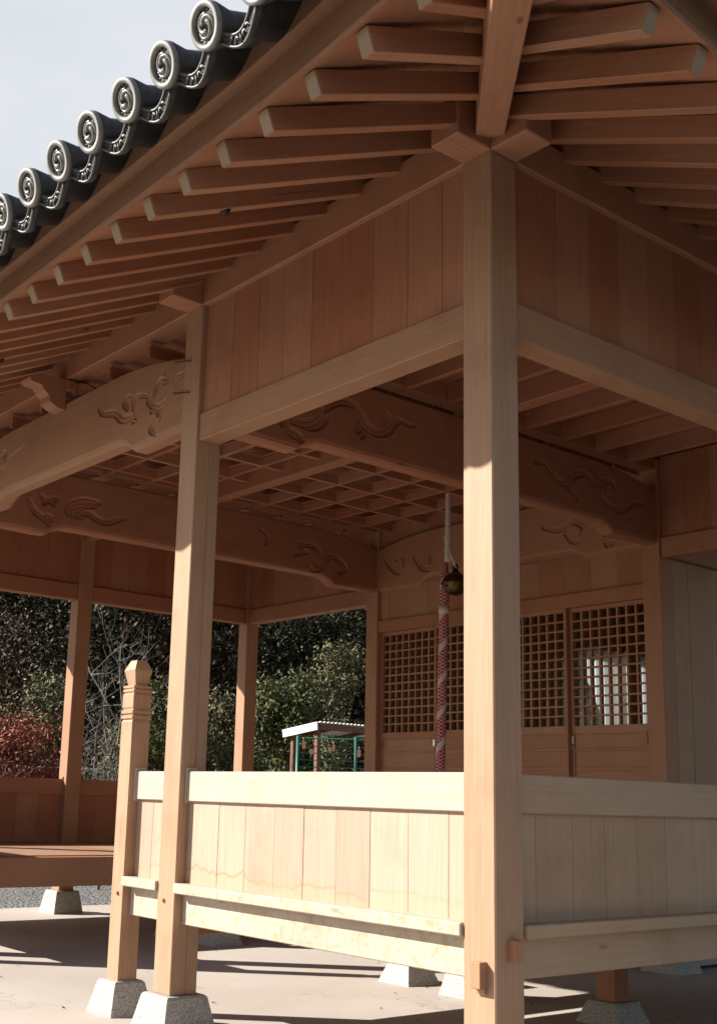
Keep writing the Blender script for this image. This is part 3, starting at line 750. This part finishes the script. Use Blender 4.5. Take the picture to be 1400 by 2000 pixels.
def place(me, name, parent, c, X, Y, Z):
    o = bpy.data.objects.new(name, me); sc.collection.objects.link(o); o.parent = parent
    m_ = Matrix((X, Y, Z)).transposed().to_4x4(); m_.translation = c; o.matrix_basis = m_; return o
def child(me, name, parent):
    o = bpy.data.objects.new(name, me); sc.collection.objects.link(o); o.parent = parent; return o
for side in ('x', 'y'):
    t = .032-5*SP
    while t < (LY+1.57 if side == 'x' else XEND):
        c, o_, tan, back = frame(side, t)
        Z = (-back*.92+Vector((0,0,-.04))); Z = (Z+o_*.35).normalized()
        Z = (Z+Vector((rnd.uniform(-.025,.025), rnd.uniform(-.025,.025), rnd.uniform(-.025,.025)))).normalized(); c = c+Vector((0, 0, rnd.uniform(-.003, .003)))+o_*rnd.uniform(-.004,.004)
        X = (tan if side == 'y' else -tan); X = (X-Z*X.dot(Z)).normalized(); Y = Z.cross(X)
        cv = place(me_cover, 'cover_tile', H, c, X, Y, Z); child(me_rim, 'tile_rim', cv); child(me_emb, 'emblem', cv)
        pn = place(me_pan, 'pan_tile', H, c-Y*.03+X*(0), X, Y, Z); child(me_lip, 'tile_lip', pn)
        t += SP

# two small round dark fittings under the rafters
for x, y in ((-.86, .943), (-.80, 3.607)):
    b = MB(); z = zraf(-x)+sori(y)*.7; pts = []
    for k in range(6):
        a = k/5*math.pi/2; pts.append([(x+.032*math.cos(a)*math.cos(j*.628), y+.03*math.cos(a)*math.sin(j*.628), z+.01-.04*math.sin(a)) for j in range(10)])
    b.loft(pts); b.build('round_fitting', M_BLACK, H, smooth=True)

b = MB(); rl = random.Random(5)
for _ in range(170):
    x, y = rl.uniform(-2.5, 5), rl.uniform(-1.5, 8.8); a = rl.random()*6.28; l_ = rl.uniform(.008, .022); z = -.026
    u = Vector((math.cos(a), math.sin(a), rl.uniform(-.2,.2)))*l_; v = Vector((-math.sin(a), math.cos(a), rl.uniform(-.3,.3)))*l_*.45; c = Vector((x, y, z))
    k = len(b.v); b.v += [tuple(c-u), tuple(c+v), tuple(c+u+Vector((0,0,.006))), tuple(c-v)]; b.f.append((k,k+1,k+2,k+3)); b.g += [(0,0,0)]*4; b.t += [rl.random()]*4
fl = b.build('fallen_leaves', M_LEAF_B, recalc=False); fl['kind'] = 'stuff'; fl['label'] = 'tiny dry brown leaves scattered over the concrete paving'; fl['category'] = 'leaf litter'

# ------------------------------------------------------------------ bell and rope
def rope_mat():
    m, t, b = new_mat('red_and_white_braid')
    g = N(t, 'ShaderNodeAttribute', attribute_name='gc').outputs['Vector']; sp = N(t, 'ShaderNodeSeparateXYZ'); t.links.new(g, sp.inputs[0])
    a = sp.outputs[1]; l = sp.outputs[0]
    def tri(x): return math_(t, 'PINGPONG', x, .5)
    d1 = math_(t, 'PINGPONG', math_(t, 'ADD', math_(t, 'MULTIPLY', l, 30), math_(t, 'MULTIPLY', a, 4)), .5)
    d2 = math_(t, 'PINGPONG', math_(t, 'SUBTRACT', math_(t, 'MULTIPLY', l, 30), math_(t, 'MULTIPLY', a, 4)), .5)
    mn = math_(t, 'MINIMUM', d1, d2); net = math_(t, 'LESS_THAN', mn, .085)
    wide = math_(t, 'FRACT', math_(t, 'ADD', math_(t, 'MULTIPLY', l, 3.2), math_(t, 'MULTIPLY', a, -1.0)))
    band = math_(t, 'LESS_THAN', wide, .22)
    f = math_(t, 'MAXIMUM', net, band)
    t.links.new(mix(t, (.30,.025,.035), (.50,.42,.37), f), b.inputs['Base Color']); b.inputs['Roughness'].default_value = .85
    return m
RX, RY = 4.18, 4.33
def rope_pt(z): return Vector((RX, RY+.065*(3.5-z)/2.2*1.0, z))
b = MB(); n = 12; nst = 150; rings = []; gc = []
zt_, zb_ = 3.52, .75
for i in range(nst+1):
    f = i/nst; z = zt_+(zb_-zt_)*f; c = rope_pt(z); tw = z*9
    r = .042*(.55+.45*min(1, f*18)); r *= 1.0+(.10*max(0, 1-abs(z-3.08)/.05))
    row = []
    for k in range(n):
        a = 2*math.pi*k/n; rr = r*(1+.13*abs(math.cos(1.5*a+tw*1.5)))
        row.append((c.x+rr*math.cos(a), c.y+rr*math.sin(a), z)); gc.append((z, k/n if k < n else 1, 0))
    rings.append(row)
b.loft(rings, tint=.5); b.g = gc
# seam-free angle coordinate: duplicate is unnecessary at this size
rp = b.build('bell_rope', rope_mat(), smooth=True)
tag(rp, 'thick braided red and white rope hanging in front of the lattice doors', 'bell rope')
M_CORD = simple('white_cotton_cord', (.60,.54,.47), .9, 0, 60, (.48,.42,.36), .3)
b = MB(); b.tube([(RX, RY-.04+.002*math.sin(i*1.7), 4.22-.03*i) for i in range(24)], [.024+.004*math.sin(i*2.1)+.0006*i for i in range(24)], 10); b.build('white_wrapping', M_CORD, rp, smooth=True); b = MB(); b.tube([rope_pt(3.10)+Vector((0,0,.0)), rope_pt(3.03)], .052, 12)
b.build('white_wrapping', M_CORD, rp, smooth=True)
BL = empty('shrine_bell', (RX, RY-.135, 3.30), 'round aged brass bell hanging beside the red and white rope', 'bell')
b = MB(); rings = []; n = 28
for i in range(21):
    a = -math.pi/2+math.pi*i/20; r = .125*math.cos(a); z = .11*math.sin(a)
    if abs(z-.012) < .02: r += .008
    rings.append([(max(r,.0008)*math.cos(2*math.pi*k/n), max(r,.0008)*math.sin(2*math.pi*k/n), z) for k in range(n)])
b.loft(rings); b.build('bell_body', M_BRASS, BL, smooth=True)
b = MB(); b.tube([(.13*math.cos(k*math.pi/16), .13*math.sin(k*math.pi/16), .004) for k in range(33)], .010, 8, cap=False); b.build('band', M_BRASS, BL, smooth=True)
b = MB(); b.tube([(-.135, 0, -.035), (.135, 0, -.035)], .010, 8); b.build('slot_lips', M_BLACK, BL)
b = MB(); b.tube([(0,0,.10), (0,0,.125), (0,0,.15)], [.05,.03,.022], 10); b.tube([(0,.03*math.cos(k*math.pi/8),.16+.03*math.sin(k*math.pi/8)) for k in range(17)], .009, 6, cap=False); b.build('hanging_loop', M_BLACK, BL, smooth=True)
b = MB(); b.tube([(0, 0, .18), (0, .05, .28), (0, .12, .42), (0, .145, .50)], .015, 8); b.build('hanging_cord', M_CORD, BL, smooth=True)

# ------------------------------------------------------------------ shed, mesh fence, plaques
SX, SY = 7.61, 10.285
SH = empty('open_shed', (SX, SY, 0), 'small open shelter with white fascia board and corrugated roof behind the green fence', 'shelter')
def shb(name, m, *boxes):
    b = MB()
    for bb in boxes: b.beam(*bb) if len(bb) == 4 else b.box(*bb)
    return b.build(name, m, SH)
z0 = 2.405
shb('fascia', M_WHITE, ((0, 0, z0-.055), (0, .84, z0-.155), .03, .125))
shb('edge_beam', M_BROWN, ((.03, .02, z0-.07), (2.3, .02, z0-.07), .04, .085))
b = MB(); rings = []
for i in range(181):
    x = .015+2.3*i/180; z = .012*math.sin(i/180*2*math.pi*29.5)
    rings.append([(x, -.05, z0+.0+z), (x, .9, z0-.112+z), (x, .9, z0-.106+z), (x, -.05, z0+.006+z)])
b.loft(rings); b.build('corrugated_roof', M_SHEET, SH, smooth=False)
for x in (.35, 1.1, 1.9): shb('purlin', M_BROWN, ((x, .0, z0-.065), (x, .82, z0-.165), .04, .06))
for x, y in ((.10, .12), (.10, .70), (2.1, .12), (2.1, .70)): shb('post', M_BROWN, (x-.035, x+.035, y-.035, y+.035, -.05, z0-.09-.12*y))
FA, FB = Vector((6.88,9.85,0)), Vector((7.51,9.31,0)); fd = (FB-FA); FC = FB+fd*1.0; FZ = 2.12
FN = empty('mesh_fence', FA, 'green metal wire fence panel with wooden plaques hung on it', 'fence')
for p in (FA, FB, FC):
    q = p-FA; b = MB(); b.tube([q, q+Vector((0,0,FZ+.03))], .022, 8); b.build('fence_post', M_GREEN, FN, smooth=True)
b = MB(); q1, q2 = Vector((0,0,0)), FC-FA
for z in [FZ-.0]+[FZ-.115-.098*i for i in range(17)]: b.tube([q1+Vector((0,0,z)), q2+Vector((0,0,z))], .012 if z == FZ else .007, 5)
b.build('wire_panel', M_GREEN, FN)
pl = [(.105,2.03,'tall plaque nearest the left end of the green fence',.05,.13,.1),(.24,1.93,'small tilted square plaque on the green fence',.07,.08,.7),(.62,1.995,'upright plaque near the middle of the green fence',.04,.11,0),(1.06,1.93,'pale plaque right of the middle fence post',.05,.12,0),(.50,1.74,'lowest small plaque on the green fence',.03,.07,.2)]
for f, z, lab, w_, h_, rot in pl:
    p = FA.lerp(FB, f); nrm = Vector((fd.y, -fd.x, 0)).normalized()
    if nrm.dot(Vector((CX,CY,0))-p) < 0: nrm = -nrm
    ux = fd.normalized(); X = ux*math.cos(rot)+Vector((0,0,1))*math.sin(rot); Y = Vector((0,0,1))*math.cos(rot)-ux*math.sin(rot)
    b = MB(); hw, hh = w_/2, h_/2
    pts = [X*-hw+Y*-hh, X*hw+Y*-hh, X*hw+Y*hh*.6, Y*hh, X*-hw+Y*hh*.6]
    b.prism(pts, nrm*.012); b.tube([Y*hh*.9+nrm*.006, Y*(hh+.03)+nrm*.004], .003, 4)
    o = b.build('wooden_plaque', M_PLAQUE, loc=tuple(p+nrm*.028+Vector((0,0,z))))
    tag(o, lab, 'plaque', 'plaques hung on the fence')
b = MB(); b.tube([(4.6,14.2,1.62),(5.9,13.4,1.62),(7.0,12.7,1.62)], .022, 8)
for p in ((4.65,14.17),(5.9,13.4),(6.95,12.73)): b.tube([(p[0],p[1],0),(p[0],p[1],1.62)], .02, 8)
tag(b.build('handrail', simple('galvanised_pipe', (.55,.58,.6), .35, .7)), 'thin pale metal handrail among the shrubs behind the pavilion', 'handrail')

# ------------------------------------------------------------------ hill and vegetation
def hillz(x, y):
    d = math.hypot(x-CX, y-CY); h = max(0, d-27); z = h*.52*min(1, h/6)
    z += .5*math.sin(x*.31)*math.cos(y*.27)*min(1, h/5)
    return min(z, 20+.1*h)
M_HILL = simple('leaf_litter_slope', (.03,.022,.014), .95, 0, 1.2, (.07,.05,.03), .5)
b = MB(); vs = []; fs = []; na, nr = 60, 40
for i in range(na+1):
    a = R(28+70*i/na)
    for j in range(nr+1):
        d = 26+80*(j/nr)**1.4; x = CX+d*math.cos(a); y = CY+d*math.sin(a); vs.append((x, y, hillz(x, y)-.02))
for i in range(na):
    for j in range(nr): q = i*(nr+1)+j; fs.append((q, q+1, q+nr+2, q+nr+1))
b._add(vs, fs, [(0,0,0)]*len(vs), .5); struct(b.build('hill', M_HILL, smooth=True))

def branches(b, rg, h, spread, n1=6, n2=4, r0=.05, lean=.12, trunk_frac=.35, depth=2, up_=.6):
    """trunk + limbs; returns tips"""
    tips = []
    top = Vector((rg.uniform(-lean,lean)*h*.3, rg.uniform(-lean,lean)*h*.3, h*.86))
    tp = [Vector((0,0,-.1))]
    for i in range(1, 8):
        f = i/7; tp.append(top*f+Vector((rg.uniform(-1,1), rg.uniform(-1,1), 0))*.02*h*(1 if i < 7 else 0))
    b.tube(tp, [r0*(1-.85*i/7) for i in range(8)], 7)
    tips.append(tp[-1])
    for k in range(n1):
        f = trunk_frac+(.95-trunk_frac)*(k+rg.random()*.6)/n1; i = min(6, int(f*7)); base = tp[i].lerp(tp[i+1], f*7-i)
        a = k*2.4+rg.uniform(-.5,.5); ln = spread*(1.05-.55*abs(f-.55))*rg.uniform(.7,1.1)
        d = Vector((math.cos(a), math.sin(a), up_*rg.uniform(.5,1.3))).normalized()
        pts = [base]; cur = base.copy()
        for q in range(4):
            d = (d+Vector((rg.uniform(-.25,.25), rg.uniform(-.25,.25), .12))).normalized(); cur = cur+d*ln/4; pts.append(cur.copy())
        rr = r0*(1-f)*.6+.006
        b.tube(pts, [rr*(1-.7*q/4) for q in range(5)], 5); tips.append(pts[-1])
        for s_ in range(n2):
            q = rg.randint(1, 3); p0 = pts[q]; d2 = Vector((rg.uniform(-1,1), rg.uniform(-1,1), rg.uniform(.0,1.1))).normalized()
            l2 = ln*rg.uniform(.3,.6); p1 = p0+d2*l2*.5; p2 = p1+(d2+Vector((rg.uniform(-.4,.4),rg.uniform(-.4,.4),.3))).normalized()*l2*.5
            b.tube([p0, p1, p2], [rr*.45, rr*.3, rr*.12], 4); tips += [p2, p1]
            if depth > 2:
                for u in range(3):
                    d3 = Vector((rg.uniform(-1,1), rg.uniform(-1,1), rg.uniform(.1,1.2))).normalized(); s0 = p1.lerp(p2, rg.random()); b.tube([s0, s0+d3*l2*.3, s0+d3*l2*.55+Vector((0,0,.03))], [rr*.22, rr*.15, rr*.06], 3)
    return tips
def leaves(b, rg, tips, n, size, clump, tint0=.0):
    V = b.v; F = b.f; G = b.g; T = b.t
    per = max(1, n//len(tips))
    for tp in tips:
        bt = rg.random()**1.6*.7+tint0; cl = clump*rg.uniform(.6, 1.25)
        for _ in range(per):
            d = Vector((rg.gauss(0,1), rg.gauss(0,1), rg.gauss(0,.8)))*cl*.5
            c = tp+d
            if c.z < .04: continue
            dn = d.normalized() if d.length > 1e-6 else Vector((0,0,1)); nrm = (Vector((rg.gauss(0,1), rg.gauss(0,1), rg.gauss(.4,1)))*.55+dn*1.0).normalized(); u = nrm.orthogonal().normalized(); v = nrm.cross(u)
            a = rg.random()*6.28; u, v = u*math.cos(a)+v*math.sin(a), v*math.cos(a)-u*math.sin(a)
            s_ = size*rg.uniform(.6, 1.3); k = len(V)
            V += [tuple(c-u*s_), tuple(c+v*s_*.42-u*s_*.1), tuple(c+u*s_+nrm*s_*.15), tuple(c-v*s_*.42-u*s_*.1)]
            F.append((k, k+1, k+2, k+3)); G += [(0,0,0)]*4; T += [min(1, bt+rg.random()**1.5*.32)]*4
def make_tree(kind, seed, h, spread, nl, ls, clump, mleaf, mbark, label, cat, group=None, loc=(0,0,0), n1=8, n2=4, r0=None, tf=.3, depth=2, up_=.6, lean=.12):
    rg = random.Random(seed)
    root = empty(kind, loc, label, cat, group)
    bt = MB(); tips = branches(bt, rg, h, spread, n1, n2, r0 or h*.018, lean, tf, depth, up_)
    bt.build('trunk', mbark, root, recalc=False, smooth=True)
    if nl:
        bl = MB(); leaves(bl, rg, tips, nl, ls, clump); bl.build('crown', mleaf, root, recalc=False)
    return root
def polar(az, d, z=None):
    az -= 1.3
    x = CX+d*math.cos(R(az)); y = CY+d*math.sin(R(az)); return (x, y, hillz(x, y) if z is None else z)
G1 = 'young trees planted behind the pavilion'
make_tree('maple_tree', 3, 2.35, 1.1, 9000, .035, .34, M_LEAF_R, M_BARK, 'low red-leaved maple spreading left behind the far railing', 'maple tree', loc=polar(66.2, 19, 0), n1=11, n2=6, tf=.2)
make_tree('maple_tree', 31, 1.5, .8, 5000, .035, .3, M_LEAF_R, M_BARK, 'smaller red maple shoot right beside the left far post', 'maple tree', loc=polar(63.9, 19.5, 0), n1=9, n2=5, tf=.2)
make_tree('bare_tree', 5, 4.2, 1.5, 0, 0, 0, None, M_BARKL, 'leafless grey tree with fine twigs behind the faceted newel post', 'bare tree', loc=polar(61.2, 19, 0), n1=10, n2=6, r0=.035, tf=.15, depth=3, up_=1.2)
make_tree('bare_tree', 15, 3.7, 1.3, 0, 0, 0, None, M_BARKL, 'leafless slender tree just right of the left far post', 'bare tree', loc=polar(62.4, 21, 0), n1=9, n2=5, r0=.03, tf=.2, depth=3, up_=1.2)
make_tree('bare_tree', 17, 1.9, .8, 500, .04, .3, M_LEAF_O, M_BARKL, 'short pale-stemmed bush almost bare, left of the newel post', 'bush', loc=polar(61.6, 16.8, 0), n1=12, n2=5, r0=.028, tf=.25, depth=3, up_=1.1)
make_tree('leafy_tree', 6, 3.5, .95, 9000, .045, .34, M_LEAF_O, M_BARK, 'grey-green bushy tree above the red maple', 'tree', G1, loc=polar(64.6, 22, 0), n1=12, n2=5, tf=.2)
make_tree('leafy_tree', 66, 2.9, .9, 8000, .045, .34, M_LEAF_O, M_BARK, 'greyish shrubby tree at the left end above the maple', 'tree', G1, loc=polar(67.5, 23, 0), n1=12, n2=5, tf=.2)
make_tree('leafy_tree', 7, 3.2, .75, 9000, .042, .3, M_LEAF_G, M_BARK, 'green bushy tree right behind the faceted newel post', 'tree', G1, loc=polar(58.9, 19.5, 0), n1=12, n2=5, tf=.15)
make_tree('leafy_tree', 77, 2.9, .7, 7000, .042, .3, M_LEAF_G, M_BARK, 'green tree filling the gap left of the newel post', 'tree', G1, loc=polar(60.6, 23, 0), n1=12, n2=5, tf=.15)
make_tree('leafy_tree', 8, 3.4, .5, 2600, .045, .28, M_LEAF_O, M_BARKL, 'thin young tree with sparse leaves left of the far corner post', 'tree', G1, loc=polar(56.1, 20, 0), n1=9, n2=4, tf=.3)
make_tree('leafy_tree', 9, 3.75, .85, 15000, .042, .36, M_LEAF_G, M_BARK, 'full rounded green tree right of the far corner post', 'tree', G1, loc=polar(53.2, 21, 0), n1=14, n2=6, tf=.18)
make_tree('leafy_tree', 10, 4.85, .72, 7000, .045, .34, M_LEAF_O, M_BARKL, 'tall loose olive tree rising above the shed roof', 'tree', G1, loc=polar(50.8, 23, 0), n1=14, n2=5, tf=.2)
make_tree('leafy_tree', 101, 2.2, .6, 4000, .04, .28, M_LEAF_G, M_BARK, 'small green tree between the big rounded tree and the shed', 'tree', G1, loc=polar(54.9, 19.5, 0), n1=10, n2=5, tf=.1)
SHL = ['low olive shrub under the thin young tree', 'low green shrub right of the thick front-left post', 'low olive shrub just right of the newel post', 'low green shrub just left of the newel post',
       'low olive shrub below the leafless trees', 'low green shrub at the foot of the far corner post', 'low olive shrub beside the shelter post', 'taller low shrub behind the red maples', 'low olive shrub behind the right part of the shelter']
for i, (az, d, h) in enumerate(((55.6,17.5,.75),(57.3,18,.8),(59.3,17.5,.8),(60.4,18.5,.9),(62.0,19,1.0),(54.2,18,.8),(52.9,19,.8),(65,24,1.2),(48.6,21,1.2))):
    make_tree('low_shrub', 200+i, h, .5, 2600, .035, .22, M_LEAF_G if i % 2 else M_LEAF_O, M_BARK, SHL[i], 'shrub', 'low shrubs behind the pavilion', loc=polar(az, d, 0), n1=8, n2=3, tf=.05, r0=.012)
# hillside woodland: a handful of tree shapes, copied
var = [('hillside_tree', 301, 6.5, 2.6, 15000, .065, 1.0, M_LEAF_D, 'dark evergreen tree on the wooded hillside'),
       ('hillside_tree', 302, 6.0, 2.4, 15000, .06, .95, M_LEAF_D, 'dark evergreen tree on the wooded hillside'),
       ('hillside_tree', 303, 5.5, 2.3, 8000, .055, .9, M_LEAF_B, 'brown autumn tree on the wooded hillside'),
       ('hillside_tree', 304, 6.0, 2.3, 7000, .055, .85, M_LEAF_B, 'brown autumn tree on the wooded hillside'),
       ('hillside_tree', 305, 5.5, 2.1, 12000, .06, .85, M_LEAF_O, 'olive green tree on the wooded hillside')]
pro = [make_tree(k, sd_, h, s_, nl, ls, cl, ml, M_BARKD, lab, 'tree', 'trees on the wooded hillside', n1=12, n2=4, tf=.12, up_=.5) for k, sd_, h, s_, nl, ls, cl, ml, lab in var]
used = [False]*5; rg = random.Random(11)
for ring_, d in enumerate((29, 32, 35.5, 39.5, 44, 49, 55)):
    n_ = 13
    for i in range(n_):
        az = 45+25*(i+(ring_ % 2)*.5+rg.uniform(-.25,.25))/n_; dd = d+rg.uniform(-1.3,1.3)
        if az < 55 and ring_ > 0: wts = (2,1,5,4,1)
        else: wts = (5,4,2,1,3) if ring_ < 3 else (4,4,3,2,1)
        v = rg.choices(range(5), wts)[0]
        src = pro[v]
        if not used[v]: o = src; used[v] = True
        else:
            o = src.copy(); sc.collection.objects.link(o)
            for ch in list(src.children):
                c = ch.copy(); sc.collection.objects.link(c); c.parent = o
        p = polar(az, dd); o.location = (p[0], p[1], p[2]-.3); o.rotation_euler = (0, 0, rg.random()*6.28)
        s_ = rg.uniform(.75, 1.2); o.scale = (s_, s_, s_*rg.uniform(.9, 1.15))
for v in range(5):
    if not used[v]: pro[v].location = polar(57, 42)
